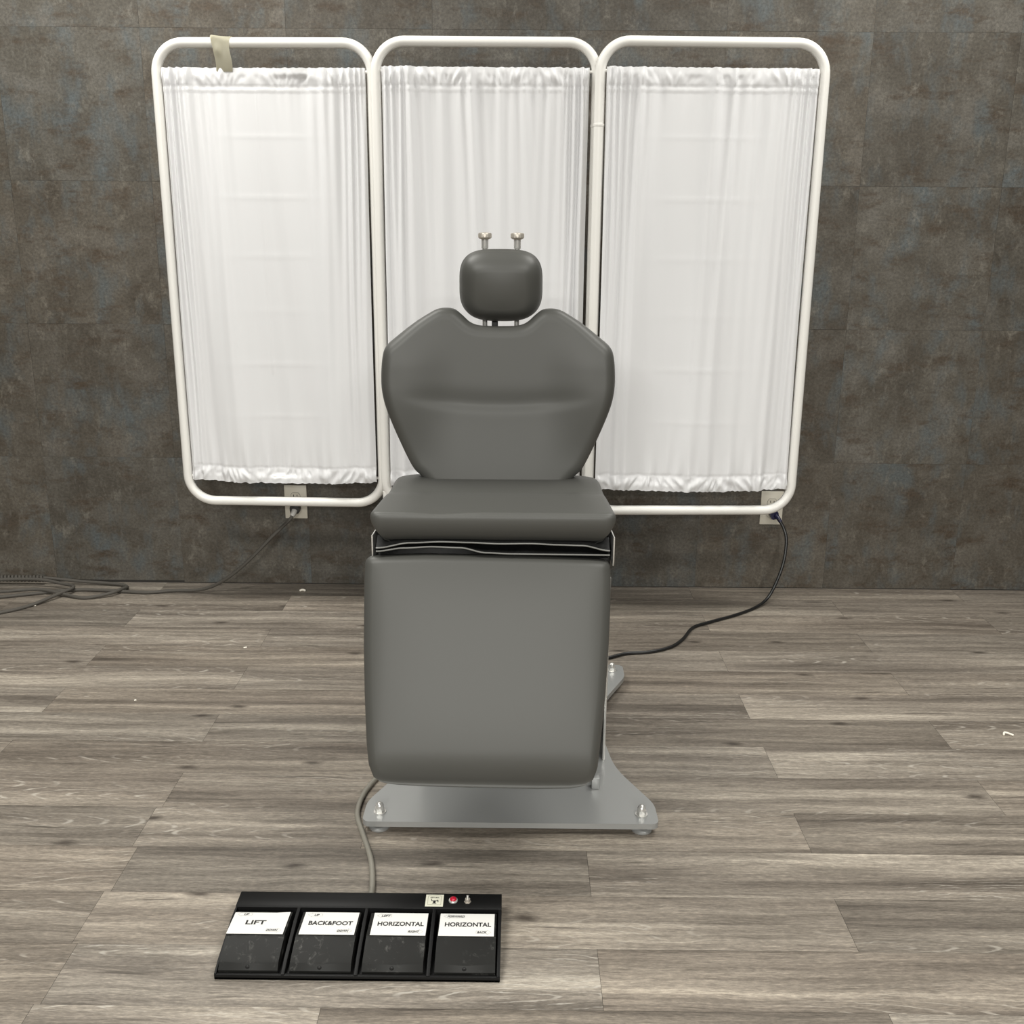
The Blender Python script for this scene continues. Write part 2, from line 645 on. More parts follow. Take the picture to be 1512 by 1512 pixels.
def make_panel(p, q, seed, style):
    p, q = Vector((*p, 0)), Vector((*q, 0))
    d = (q - p).normalized()
    nrm = Vector((d.y, -d.x, 0))          # towards the camera
    w = (q - p).length
    rad = 0.085
    corners = round_poly([(0, FZ0), (w, FZ0), (w, FZ1), (0, FZ1)], rad, 12)
    # true circular arcs
    pts = []
    for (cx, cz, a0) in ((rad, FZ0 + rad, 180), (w - rad, FZ0 + rad, 270), (w - rad, FZ1 - rad, 0), (rad, FZ1 - rad, 90)):
        for k in range(13):
            a = math.radians(a0 + 90 * k / 12)
            pts.append(p + d * (cx + rad * math.cos(a)) + Vector((0, 0, cz + rad * math.sin(a))))
    fr = link('panel_frame', tube(B(), pts, TR, 16, closed=True), M_tube, screen)
    for z, rr in ((1.678, 0.0045), (0.447, 0.0045)):
        link('curtain_rod', tube(B(), [p + d * 0.013 + Vector((0, 0, z)), q - d * 0.013 + Vector((0, 0, z))], rr, 10), M_tube, fr)
    # ---- curtain
    rn = random.Random(seed)
    NU, NV = 340, 190
    u0, u1 = 0.0175, w - (0.022 if style == 'C' else 0.0175)
    ztop, zbot = 1.688, 0.436
    folds = []
    if style == 'C':
        cs = [0.015, 0.05, 0.09, 0.13, 0.20, 0.28, 0.37, 0.43, 0.50, 0.565, 0.62, 0.69, 0.76, 0.81, 0.86, 0.90, 0.935, 0.965, 0.99]
    elif style == 'L':
        cs = [0.015, 0.05, 0.085, 0.13, 0.175, 0.225, 0.29, 0.74, 0.79, 0.845, 0.885, 0.92, 0.95, 0.975, 0.995]
    else:
        cs = [0.01, 0.04, 0.07, 0.115, 0.165, 0.205, 0.52, 0.60, 0.665, 0.72, 0.78, 0.835, 0.88, 0.92, 0.955, 0.985]
    for c in cs:
        edge = min(c, 1 - c)
        s = rn.uniform(0.008, 0.012) if edge < 0.12 else rn.uniform(0.014, 0.026)
        a = rn.uniform(0.010, 0.018) if edge < 0.2 else rn.uniform(0.007, 0.014)
        drift = rn.uniform(-0.02, 0.02)
        if style == 'C' and 0.1 < c < 0.75:
            drift = rn.uniform(0.03, 0.07)
        if style == 'L':
            drift = 0.05 * (1 if c < 0.4 else -0.4) * min(edge * 5, 1)
        if style == 'R':
            drift = -0.035 * min(edge * 5, 1)
        folds.append((c, drift, s, a, rn.uniform(0.25, 1.0), rn.uniform(0.6, 1.2), rn.uniform(0, 6)))
    crease_z = [0.152, 0.292, 0.43, 0.565, 0.695, 0.825] if style != 'C' else []
    crease_u = {'L': 0.455, 'R': 0.505}.get(style)

    def disp(us, vs):
        y = 0.0
        for (c, dr, s, a, bk, tp, ph) in folds:
            cc = c + dr * vs + 0.004 * math.sin(vs * 7 + ph)
            wd = s * (0.75 + 0.8 * vs)
            e = (us - cc) / wd
            if abs(e) < 3.5:
                amp = a * (tp * (1 - vs) + bk * vs + 0.25)
                y += amp * math.exp(-0.5 * e * e)
        y += 0.010 * noise.noise(Vector((us * 5 + seed, vs * 1.2, 2.3))) + 0.004 * noise.noise(Vector((us * 13 + seed - 1.5 * vs, vs * 1.6, 5.1)))
        zz = (1 - vs) * (ztop - zbot)         # metres above hem
        zt = vs * (ztop - zbot)               # metres below the top
        # puckers spreading from the rod pockets
        gt = math.exp(-max(0, zt - 0.04) / 0.05)
        gb = math.exp(-max(0, zz - 0.05) / 0.055)
        den = 0.35 + 0.65 * (abs(us - 0.5) * 2) ** 1.2 if style != 'C' else 0.9
        y += gt * den * 0.0075 * noise.noise(Vector((us * 38, vs * 6, seed * 3.1)))
        y += gb * 0.0105 * noise.noise(Vector((us * 30, vs * 6, seed * 5.7 + 9)))
        # pocket puckers between rod and seam
        if zt < 0.05:
            k = math.sin(zt / 0.05 * math.pi)
            y += k * 0.0045 * (0.5 + 1.3 * noise.noise(Vector((us * 42 + 26 * zt * math.sin(us * 21), zt * 22, seed)))) * (0.5 + den)
        if zz < 0.045:
            k = math.sin(zz / 0.045 * math.pi)
            y += k * 0.0075 * (0.5 + 1.5 * noise.noise(Vector((us * 44 + 40 * zz * math.sin(us * 17 + seed), zz * 22, seed + 4.4))))
        # stitch line below the pockets
        y -= 0.0016 * math.exp(-((zt - 0.052) / 0.0032) ** 2)
        y += 0.0014 * smooth(0.068, 0.064, zt)
        y -= 0.0014 * math.exp(-((zz - 0.050) / 0.0032) ** 2)
        # ironing creases
        for cz in crease_z:
            m = math.exp(-((us - 0.5) / 0.26) ** 2)
            y += m * 0.0009 * math.exp(-abs(vs - cz) / 0.003)
        if crease_u and 0.05 < vs < 0.72:
            y += 0.0011 * math.exp(-abs(us - crease_u - (-0.05 * vs if style == 'R' else 0.01 * vs)) / 0.004)
        if zt < 0.03:
            y += smooth(0.03, 0.016, zt) * (max(y, 0.0062 + 0.25 * abs(y)) - y)
        if zz < 0.03:
            y += smooth(0.03, 0.016, zz) * (max(y, 0.0062 + 0.25 * abs(y)) - y)
        return y
    bm = B()
    grid = []
    for j in range(NV + 1):
        v = j / NV
        # denser rows near the two hems
        vv = 0.5 - 0.5 * math.cos(math.pi * v)
        vv = 0.55 * vv + 0.45 * v
        row = []
        for i in range(NU + 1):
            us = i / NU
            sag = 0.010 * math.sin(us * math.pi) * smooth(0.5, 1, vv)
            ruf_t = 0.0022 * noise.noise(Vector((us * 60, 1.7, seed)))
            ruf_b = 0.004 * noise.noise(Vector((us * 55, 8.7, seed)))
            zz = ztop + ruf_t * (1 - vv) ** 8 - (ztop - zbot) * vv - sag + ruf_b * vv ** 12
            pinch = 1 - 0.006 * math.sin(vv * math.pi)
            uu = u0 + (u1 - u0) * (0.5 + (us - 0.5) * pinch)
            row.append(bm.verts.new(p + d * uu + nrm * (disp(us, vv) + 0.001) + Vector((0, 0, zz))))
        grid.append(row)
    for A_, C_ in zip(grid, grid[1:]):
        for i in range(NU):
            bm.faces.new((A_[i], A_[i + 1], C_[i + 1], C_[i]))
    o = link('curtain', bm, M_curt, screen, angle=180)
    return fr


frames = [make_panel(*panels[0], 3, 'L'), make_panel(*panels[1], 8, 'C'), make_panel(*panels[2], 14, 'R')]
# hinges joining neighbouring posts
for (a, b) in ((panels[1][1], panels[2][0]),):
    for z in (1.53, 0.60):
        A_, C_ = Vector((*a, z)), Vector((*b, z))
        bm = B()
        for q in (A_, C_):
            lathe(bm, [(TR + 0.0004, -0.004), (TR + 0.0012, -0.003), (TR + 0.0012, 0.003), (TR + 0.0004, 0.004)], q, seg=20)
        link('hinge_band', bm, M_tube, screen)
# legs and castor feet under the middle panel
for x, y in panels[1]:
    lg = link('leg', tube(B(), [(x, y, FZ0 + 0.05), (x, y, 0.085)], 0.012, 12), M_tube, screen)
    ft = link('foot_bar', tube(B(), [(x, y - 0.17, 0.075), (x, y + 0.17, 0.075)], 0.0125, 12), M_tube, screen)
    for s in (-1, 1):
        bm = B()
        lathe(bm, [(0.006, 0.035), (0.006, 0.07)], (x, y + 0.15 * s, 0), seg=12)
        tube(bm, [(x - 0.009, y + 0.15 * s, 0.025), (x + 0.009, y + 0.15 * s, 0.025)], 0.025, 18)
        link('castor', bm, M_dark, ft)

# masking tape over the top rail
tp = Vector((-0.881, 3.295, 0))
bm = B()
NUU, NVV = 12, 30
g_ = []
Rt = TR + 0.0022
for j in range(NVV + 1):
    s = j / NVV
    row = []
    for i in range(NUU + 1):
        a = i / NUU
        if s < 0.45:
            th = math.radians(160 - 150 * s / 0.45)       # over the tube, back to front
            y = math.cos(th) * -Rt
            z = FZ1 + math.sin(th) * Rt
        else:
            q = (s - 0.45) / 0.55
            th = math.radians(10)
            y = -Rt * math.cos(th) - 0.003 * math.sin(q * 3.0) + 0.006 * q * q
            z = FZ1 + math.sin(th) * Rt - q * 0.083
        xx = (a - 0.5) * 0.056 + 0.008 * smooth(0.35, 0.6, s) * (1 - a) + 0.003 * math.sin(s * 9)
        curl = 0.007 * (1 - a) ** 2 * math.exp(-((s - 0.35) / 0.16) ** 2)
        lift = 0.006 * math.exp(-((a - 0.25) / 0.18) ** 2) * math.exp(-((s - 0.62) / 0.1) ** 2)
        row.append(bm.verts.new((tp.x + xx, tp.y + y - curl - lift, z + curl * 0.7)))
    g_.append(row)
for A_, C_ in zip(g_, g_[1:]):
    for i in range(NUU):
        bm.faces.new((A_[i], A_[i + 1], C_[i + 1], C_[i]))
bmesh.ops.solidify(bm, geom=bm.faces[:], thickness=0.0004)
tag(link('tape_strip', bm, M_tape, origin=(tp.x, tp.y, FZ1), angle=80), 'crumpled strip of beige masking tape hanging over the left panel top rail', 'tape')

# ------------------------------------------------------------------ examination chair
CX = -0.0455
chair = empty('exam_chair', (-0.009, 2.34, 0), 'dark grey vinyl powered exam chair standing in front of the white screen', 'exam chair')
# base plate: wide at both ends, waisted in the middle
bx = -0.0085
half = [(0.305, 1.930), (0.3145, 1.940), (0.3140, 2.000), (0.3080, 2.022), (0.2410, 2.165), (0.2260, 2.300)]
poly = [(bx + x, y) for x, y in half]
poly += [(bx + x, 4.68 - y) for x, y in half[::-1]]
poly += [(bx - x, 4.68 - y) for x, y in half]
poly += [(bx - x, y) for x, y in half[::-1]]
rads = [0.012, 0.012, 0.012, 0.012, 0.05, 0.05]
rads = rads + rads[::-1] + rads + rads[::-1]
base = link('base_plate', prism(B(), round_poly(poly, rads, 5), 0.0175, 0.0300, 0.0015), M_steel, chair, angle=30)
for sx in (-1, 1):
    for yy in (1.968, 2.712):
        x = bx + sx * 0.281
        bm = B()
        lathe(bm, [(0.0135, 0.030), (0.0135, 0.032), (0.0105, 0.0321)], (x, yy, 0), seg=24)
        lathe(bm, [(0.0108, 0.032), (0.0108, 0.040)], (x, yy, 0), seg=6)
        lathe(bm, [(0.0092, 0.040), (0.0090, 0.045), (0.0075, 0.0495), (0.0042, 0.0525), (0.0008, 0.0535)], (x, yy, 0), seg=20)
        link('cap_nut', bm, M_chrome, base)
        bm = B()
        lathe(bm, [(0.021, 0.0), (0.0225, 0.002), (0.0225, 0.006), (0.019, 0.010), (0.008, 0.011), (0.007, 0.0176)], (x, yy - 0.012, 0), seg=28)
        link('levelling_foot', bm, M_steel, base)
# lift column: two bright steel side plates with a black housing between them
for sx in (-1, 1):
    xo = bx + sx * 0.221
    bm = B()
    box(bm, min(xo, xo - sx * 0.006), max(xo, xo - sx * 0.006), 2.20, 2.52, 0.030, 0.485, 0.001)
    link('column_side_plate', bm, M_chrome, chair)
bm = B()
box(bm, bx - 0.200, bx + 0.200, 2.24, 2.50, 0.0302, 0.50, 0.006)
link('lift_column', bm, M_dark, chair)
bm = B()
box(bm, 0.172, 0.190, 2.068, 2.09, 0.0302, 0.058, 0.002)
link('bracket_foot', bm, M_steel, chair)
bm = B()
box(bm, CX - 0.19, CX + 0.19, 1.96, 2.42, 0.50, 0.545, 0.006)
box(bm, CX - 0.2285, CX + 0.2285, 1.925, 2.36, 0.545, 0.640, 0.004)
link('seat_frame', bm, M_dark, chair)
for sx in (-1, 1):
    xo = CX + sx * 0.2325
    bm = B()
    xa, xb = min(xo, xo - sx * 0.003), max(xo, xo - sx * 0.003)
    pl = [(1.885, 0.628), (1.892, 0.617), (2.35, 0.58), (2.35, 0.64), (1.885, 0.676)]
    prism(bm, pl, xa, xb, 0.0008, xf=lambda p: Vector((p.z, p.x, p.y)))
    link('seat_side_plate', bm, M_chrome, chair)

# seat
sl = math.atan2(0.048, 0.46)
hw = 0.2325
so = round_poly([(-hw, 0.0), (hw, 0.0), (hw, 0.49), (-hw, 0.49)], [0.022, 0.022, 0.10, 0.10], 10)


def seat_h(a, b):
    return -0.006 * math.exp(-((b - 0.30) / 0.05) ** 2) + 0.010 * smooth(0.30, 0.42, b) - 0.004 * math.exp(-((a + 0.10) / 0.05) ** 2) * smooth(0.08, 0.0, b)


bm = B()
cushion(bm, so, (CX, 1.862, 0.729), (1, 0, 0), (0, math.cos(sl), -math.sin(sl)), (0, math.sin(sl), math.cos(sl)), 0.066, 0.011, seat_h, n=260, side=[(1.0, -0.052), (0.95, -0.040), (0.85, -0.0275), (0.70, -0.0165), (0.54, -0.0085), (0.38, -0.003), (0.24, -0.0003)])
link('seat', bm, M_vinyl, chair, angle=60)

# black flap with two grey piped edges between seat and leg rest
fx0, fx1 = CX - 0.222, CX + 0.222


def edge_curve(key, x):
    k = (x - fx0) / (fx1 - fx0)
    for (a, za), (b, zb) in zip(key, key[1:]):
        if a <= k <= b:
            q = (k - a) / (b - a)
            q = q * q * (3 - 2 * q)
            return za + (zb - za) * q
    return key[-1][1]


pip1 = [(0, 0.6555), (0.15, 0.6665), (0.28, 0.6690), (0.40, 0.6680), (0.53, 0.6660), (0.66, 0.6670), (0.78, 0.6650), (0.88, 0.6640), (1, 0.6540)]
pip2 = [(0, 0.6490), (0.12, 0.6560), (0.24, 0.6590), (0.36, 0.6575), (0.47, 0.6480), (0.58, 0.6462), (0.80, 0.6458), (1, 0.6455)]
bm = B()
rows = []
NX = 60
for i in range(NX + 1):
    x = fx0 + (fx1 - fx0) * i / NX
    z1_, z2_ = edge_curve(pip1, x), edge_curve(pip2, x)
    col = [(1.90, 0.6725), (1.872, z1_ + 0.001), (1.873, z1_ - 0.001), (1.905, (z1_ + z2_) / 2 + 0.003 * noise.noise(Vector((x * 30, 0, 0)))), (1.872, z2_ + 0.001), (1.874, z2_ - 0.001), (1.91, z2_ - 0.008), (1.90, 0.630)]
    rows.append([bm.verts.new((x, y, z)) for y, z in col])
for A_, C_ in zip(rows, rows[1:]):
    for k in range(len(A_) - 1):
        bm.faces.new((A_[k], A_[k + 1], C_[k + 1], C_[k]))
bmesh.ops.solidify(bm, geom=bm.faces[:], thickness=0.001)
flap = link('gap_cover', bm, M_vinyl_dk, chair, angle=60)
for key in (pip1, pip2):
    link('piping', tube(B(), [(fx0 + (fx1 - fx0) * i / NX, 1.8705, edge_curve(key, fx0 + (fx1 - fx0) * i / NX)) for i in range(NX + 1)], 0.0016, 8), M_pip, flap)

# leg rest: hangs straight down in front of the column
fw, fh = 0.2360, 0.4900
top_z = 0.6450
fo = []
n_ = 24
fo = [(fw - 0.001, -0.020), (fw - 0.005, -0.0125), (fw - 0.013, -0.0080), (0.200, -0.006), (0.12, -0.003), (0.0, -0.001), (-0.12, 0.000), (-0.200, -0.003), (-fw + 0.013, -0.0050), (-fw + 0.005, -0.0095), (-fw + 0.001, -0.017)]
fo += [(-fw, -0.05), (-0.2352, -0.10), (-0.2340, -0.18), (-0.2302, -0.27), (-0.2248, -0.355), (-0.2200, -0.390), (-0.2105, -0.413), (-0.195, -0.4235), (-0.165, -0.4275), (-0.10, -0.4300), (0, -0.4315), (0.10, -0.4325), (0.160, -0.4310), (0.188, -0.4260), (0.203, -0.4150), (0.2110, -0.395), (0.2165, -0.355), (0.2255, -0.27), (0.2318, -0.18), (0.2352, -0.10), (fw, -0.05)]
fo = [(a, b * 1.018 - 0.0008 if b < -0.38 else b) for a, b in fo]
bm = B()
tilt = math.radians(21)
cushion(bm, fo, (CX - 0.0105, 1.875, top_z), (1, 0, 0), (0, math.sin(tilt), math.cos(tilt)), (0, -math.cos(tilt), math.sin(tilt)), 0.078, 0.018, lambda a, b: 0.010 * max(0, 1 - (a / 0.236) ** 4) * max(0, 1 - ((b + 0.215) / 0.215) ** 4) - 0.020 * max(0, (-0.372 - b) / 0.058) ** 2 - 0.005 * max(0, (abs(a) - 0.19) / 0.045) ** 2, n=220)
link('leg_rest', bm, M_vinyl, chair, angle=60)
bm = B()
prism(bm, [(1.941, 0.60), (1.870, 0.26), (1.885, 0.26), (1.956, 0.60)], CX - 0.18, CX + 0.16, xf=lambda p: Vector((p.z, p.x, p.y)))
box(bm, CX - 0.13, CX - 0.10, 1.945, 2.25, 0.55, 0.58, 0.003)
box(bm, CX + 0.10, CX + 0.13, 1.945, 2.25, 0.55, 0.58, 0.003)
link('leg_rest_bracket', bm, M_dark, chair)

# backrest
half = [(0.1733, 0.7002), (0.193, 0.7212), (0.2226, 0.7817), (0.2494, 0.8474), (0.2595, 0.889), (0.2608, 0.9281), (0.2568, 0.9689), (0.2486, 0.9884), (0.2306, 1.0048), (0.1864, 1.0388), (0.1511, 1.0609), (0.1334, 1.0693), (0.1157, 1.0716), (0.0981, 1.0689), (0.0824, 1.0572), (0.0646, 1.0415), (0.0453, 1.0343), (0.0197, 1.0325)]
half = [(0.10, 0.655), (0.145, 0.672)] + half
bt = math.atan(0.10)
cs_ = 1 / math.cos(bt)
half = [(x, (z - 0.7) * cs_) for x, z in half]
bo = half + [(-x, z) for x, z in half[::-1]]
sm = catmull([(x, z, 0) for x, z in bo + [bo[0]]], 6)
bo = [(v.x, v.y) for v in sm[:-1]]


def back_h(a, b):
    aa = abs(a)
    wing = 0.019 * smooth(0.08, 0.215, aa) * smooth(0.03, 0.20, b) * (1 - 0.65 * smooth(0.24, 0.36, b))
    bc = 0.163 + 0.45 * a * a
    fade = smooth(0.235, 0.12, aa)
    lower = 0.010 * smooth(bc + 0.01, -0.04, b) * smooth(0.24, 0.08, aa)
    k = b - bc
    groove = -0.0042 * math.exp(-(k / (0.024 if k > 0 else 0.013)) ** 2) * fade
    return wing + lower + groove - 0.006


bm = B()
cushion(bm, bo, (CX, 2.262, 0.70), (1, 0, 0), (0, math.sin(bt), math.cos(bt)), (0, -math.cos(bt), math.sin(bt)), 0.075, 0.024, back_h, n=260, rings=50)
link('backrest', bm, M_vinyl, chair, angle=60)
bm = B()
O_, N_ = Vector((CX, 2.262, 0.70)), Vector((0, -math.cos(bt), math.sin(bt)))
Bv_ = Vector((0, math.sin(bt), math.cos(bt)))
prism(bm, round_poly([(-0.12, -0.10), (0.12, -0.10), (0.12, 0.28), (-0.12, 0.28)], 0.03, 4), -0.082, -0.0755, xf=lambda p: O_ + Vector((1, 0, 0)) * p.x + Bv_ * p.y + N_ * p.z)
link('back_panel', bm, M_dark, chair)
for sx in (-1, 1):
    link('back_bracket', box(B(), CX + sx * 0.09 - 0.012, CX + sx * 0.09 + 0.012, 2.325, 2.375, 0.56, 0.72, 0.003), M_dark, chair)

# headrest
ho = []
for k in range(96):
    a = 2 * math.pi * k / 96
    c_, s_ = math.cos(a), math.sin(a)
    e = 3.4 if s_ > 0 else 2.9
    rr = (abs(c_) ** e + abs(s_) ** e) ** (-1 / e)
    wy = 0.0795
    ho.append((0.0915 * rr * c_ * (1 - 0.025 * (s_ < 0) * -s_ * -1), wy * rr * s_))
ht = math.radians(-11)
bm = B()
cushion(bm, ho, (-0.0410, 2.338, 1.1085), (1, 0, 0), (0, math.sin(ht), math.cos(ht)), (0, -math.cos(ht), math.sin(ht)), 0.060, 0.036, lambda a, b: 0.020 * max(0, 1 - (a / 0.092) ** 2) * max(0, 1 - (b / 0.078) ** 2), n=160, back_er=0.012)
hr = link('headrest', bm, M_vinyl, chair, angle=60)
bm = B()
prism(bm, round_poly([(-0.105, -0.030), (0.021, -0.030), (0.021, 0.035), (-0.105, 0.035)], 0.01, 3), 2.392, 2.398, xf=lambda p: Vector((p.x, p.z, 1.105 + p.y)))
box(bm, -0.062, -0.048, 2.392, 2.412, 0.93, 1.10, 0.002)
link('headrest_mount', bm, M_dark, hr)
for x in (-0.0779, -0.0050):
    rod = link('headrest_rod', tube(B(), [(x, 2.402, 0.90), (x, 2.402, 1.215)], 0.0058, 16), M_chrome, chair)
    bm = B()
    lathe(bm, [(0.0075, 1.196), (0.0080, 1.198), (0.0080, 1.2155), (0.0080, 1.216)], (x, 2.402, 0), seg=24)
    link('rod_collar', bm, M_chrome, rod)
    bm = B()
    prof = [(0.0085, 1.216), (0.0125, 1.2175), (0.0150, 1.2205), (0.0150, 1.2275), (0.0140, 1.2300), (0.0060, 1.2312)]
    lathe(bm, prof, (x, 2.402, 0), seg=40)
    for v in bm.verts:                           # knurled rim
        dv = Vector((v.co.x - x, v.co.y - 2.402))
        if dv.length > 0.0145:
            ang = math.atan2(dv.y, dv.x)
            kf = 1 + 0.025 * (1 if round(ang / (2 * math.pi / 40)) % 2 else -1)
            v.co.x, v.co.y = x + dv.x * kf, 2.402 + dv.y * kf
    link('clamp_knob', bm, M_knob, rod)

# ------------------------------------------------------------------ foot control
fc = empty('foot_control', (-0.267, 1.58, 0), 'black four-pedal foot control box with white labels on the floor', 'foot control')
FX0, FX1, FY0, FY1 = -0.5115, -0.0225, 1.4865, 1.678
bm = B()
box(bm, FX0, FX1, FY0, FY1, 0.001, 0.006, 0.001)                        # floor pan
box(bm, FX0, FX1, FY0, FY0 + 0.006, 0.001, 0.0105, 0.001)               # front lip
pr = [(1.634, 0.003), (1.634, 0.0365), (1.637, 0.0385), (1.674, 0.0395), (FY1, 0.0375), (FY1, 0.003)]
prism(bm, pr, FX0, FX1, 0.0008, xf=lambda p: Vector((p.z, p.x, p.y)))    # rear ledge
side = [(FY0 + 0.001, 0.003), (FY0 + 0.001, 0.012), (1.515, 0.020), (1.60, 0.0345), (1.636, 0.0365), (1.636, 0.003)]
walls_x = [(FX0, FX0 + 0.0035), (-0.3975, -0.3915), (-0.2725, -0.2665), (-0.1485, -0.1425), (FX1 - 0.0055, FX1)]
for a, b in walls_x:
    prism(bm, side, a, b, 0.0007, xf=lambda p: Vector((p.z, p.x, p.y)))
housing = link('housing', bm, M_blk, fc, angle=30)
texts = [('LIFT', 'UP', 'DOWN', 0.036), ('BACK&FOOT', 'UP', 'DOWN', 0.079), ('HORIZONTAL', 'LEFT', 'RIGHT', 0.083), ('HORIZONTAL', 'FORWARD', 'BACK', 0.083)]
bays = [(-0.5065, -0.4045), (-0.3845, -0.2790), (-0.2600, -0.1550), (-0.1350, -0.0310)]
labdim = [(-0.5075, -0.4075), (-0.3795, -0.2815), (-0.2535, -0.1555), (-0.1330, -0.0345)]
for (xa, xb), (la, lb), (big, tl, brt, bw) in zip(bays, labdim, texts):
    xm = (xa + xb) / 2
    bm = B()
    # rocker: rear half under the label, front half with a shallow V edge
    NXp = 10
    prof_rows = []
    for i in range(NXp + 1):
        x = xa + (xb - xa) * i / NXp
        vee = 1 - abs(x - xm) / ((xb - xa) / 2)
        yf = 1.505 - 0.004 * vee
        prof_rows.append([(x, 1.625, 0.006), (x, 1.625, 0.0330), (x, 1.556, 0.0375), (x, 1.5555 - 0.0045 * vee, 0.0360), (x, 1.550 - 0.006 * vee, 0.0350), (x, 1.53, 0.0300 - 0.001 * vee), (x, yf + 0.004, 0.0238), (x, yf, 0.0222), (x, 1.4955, 0.0125), (x, 1.4955, 0.006)])
    vg = [[bm.verts.new(p) for p in rw] for rw in prof_rows]
    for A_, C_ in zip(vg, vg[1:]):
        for k in range(len(A_)):
            bm.faces.new((A_[k], A_[(k + 1) % len(A_)], C_[(k + 1) % len(A_)], C_[k]))
    bm.faces.new(vg[0][::-1])
    bm.faces.new(vg[-1])
    pedal = link('pedal', bm, M_ped, fc, angle=20)
    bm = B()
    lathe(bm, [(0.0036, 0), (0.0036, 0.0008), (0.0026, 0.0018), (0.0010, 0.0020)], (xm - 0.001, 1.4985, 0.0170), axis='Y', seg=16)
    link('screw', bm, M_dark, pedal)
    # label card with its print
    ya, za, yb, zb = 1.6225, 0.0352, 1.5560, 0.0396
    bm = B()
    L_ = Vector((0, ya - yb, za - zb))
    hgt = L_.length
    dirv = L_.normalized()
    nv = Vector((0, -dirv.z, dirv.y))
    O2 = Vector(((la + lb) / 2, yb, zb))
    xf = lambda p, O2=O2, dirv=dirv, nv=nv: O2 + Vector((p.x, 0, 0)) + dirv * p.y + nv * p.z
    hwid = (lb - la) / 2
    dog = 0.003 if big == 'LIFT' else 0
    prism(bm, [(-hwid, 0), (hwid, 0), (hwid, hgt), (hwid * 0.5, hgt - dog), (-hwid, hgt - dog)], -0.0005, 0.0, xf=xf)
    text_bm(bm, big, 0.002 if big != 'LIFT' else -0.0055, hgt * 0.50, bw, 0.0125, xf, bold=0.028, shear=0.0)

    def arrow(cx, cy, w_, h_, dr):
        # thin outlined block arrow
        o = [(-0.5, -0.28), (0.22, -0.28), (0.22, -0.5), (0.5, 0), (0.22, 0.5), (0.22, 0.28), (-0.5, 0.28)]
        P = [(cx + x * w_ * dr, cy + y * h_) for x, y in o]
        for (x1, y1), (x2, y2) in zip(P, P[1:] + P[:1]):
            dv = Vector((x2 - x1, y2 - y1)).normalized()
            nn = Vector((-dv.y, dv.x)) * 0.00016
            q = [bm.verts.new(xf(Vector((x, y, 0.0004)))) for x, y in ((x1 + nn.x, y1 + nn.y), (x2 + nn.x, y2 + nn.y), (x2 - nn.x, y2 - nn.y), (x1 - nn.x, y1 - nn.y))]
            bm.faces.new(q).material_index = 2
    wl = {'UP': 0.009, 'LEFT': 0.0165, 'FORWARD': 0.031}[tl]
    aw = {'UP': 0.026, 'LEFT': 0.026, 'FORWARD': 0.038}[tl]
    ax = -hwid + 0.006 + aw / 2
    arrow(ax, hgt * 0.865, aw, 0.013, -1)
    text_bm(bm, tl, ax + (0.003 if tl != 'FORWARD' else 0.0035), hgt * 0.865, wl, 0.0055, xf, bold=0.025, shear=0.25)
    wr = {'DOWN': 0.020, 'RIGHT': 0.020, 'BACK': 0.017}[brt]
    ax = hwid - 0.0185
    arrow(ax, hgt * 0.16, 0.027, 0.013, 1)
    text_bm(bm, brt, ax - 0.003, hgt * 0.16, wr, 0.0055, xf, bold=0.025, shear=0.25)
    lc = link('pedal_label', bm, [M_paper, M_ink, mat('grey_ink', (0.30, 0.30, 0.29), 0.6)], pedal, smooth=False)
    lc['label'] = 'white paper label reading ' + big
# icon label on the ledge
sl2 = math.atan2(0.001, 0.037)
bm = B()
O3 = Vector((-0.1470, 1.6545, 0.0395))
xf = lambda p: O3 + Vector((p.x, p.y, p.z + p.y * 0.027))
prism(bm, [(-0.0165, -0.0165), (0.0165, -0.0165), (0.0165, 0.0165), (-0.0165, 0.0165)], -0.0012, 0.0, xf=xf)
for (x1, y1, x2, y2) in ((-0.0125, -0.0125, 0.0125, -0.0120), (-0.0125, 0.0120, 0.0125, 0.0125), (-0.0125, -0.0125, -0.0120, 0.0125), (0.0120, -0.0125, 0.0125, 0.0125)):
    q = [bm.verts.new(xf(Vector((x, y, 0.0004)))) for x, y in ((x1, y1), (x2, y1), (x2, y2), (x1, y2))]
    bm.faces.new(q).material_index = 2
text_bm(bm, 'RETURN', 0, 0.0075, 0.0155, 0.0032, xf, bold=0.02)
for poly_ in ([(-0.0070, 0.0040), (-0.0058, 0.0040), (-0.0042, -0.0005), (0.0045, -0.0005), (0.0045, -0.0022), (-0.0052, -0.0022)],
              [(-0.0025, -0.0022), (0.0025, -0.0022), (0.0018, -0.0060), (0.0045, -0.0090), (-0.0045, -0.0090), (-0.0018, -0.0060)],
              [(0.0040, 0.0008), (0.0070, 0.0008), (0.0075, -0.0055), (0.0062, -0.0055), (0.0058, -0.0010), (0.0040, -0.0012)]):
    bm.faces.new([bm.verts.new(xf(Vector((x, y, 0.0004)))) for x, y in poly_]).material_index = 1
tag(link('symbol_label', bm, [M_cream, M_ink, mat('label_border', (0.35, 0.34, 0.26), 0.6)], fc, smooth=False), 'square cream label with a small chair symbol')
bm = B()
lathe(bm, [(0.0075, 0.0385), (0.0085, 0.0395), (0.0085, 0.0415), (0.0078, 0.0425), (0.0066, 0.0428)], (-0.1122, 1.6540, 0), seg=28)
ri = link('indicator_lamp', bm, M_chrome, fc)
bm = B()
lathe(bm, [(0.0064, 0.0424), (0.0062, 0.0440), (0.0050, 0.0458), (0.0030, 0.0468), (0.0006, 0.0471)], (-0.1122, 1.6540, 0), seg=24)
tag(link('lens', bm, M_red, ri), 'red lens')
bm = B()
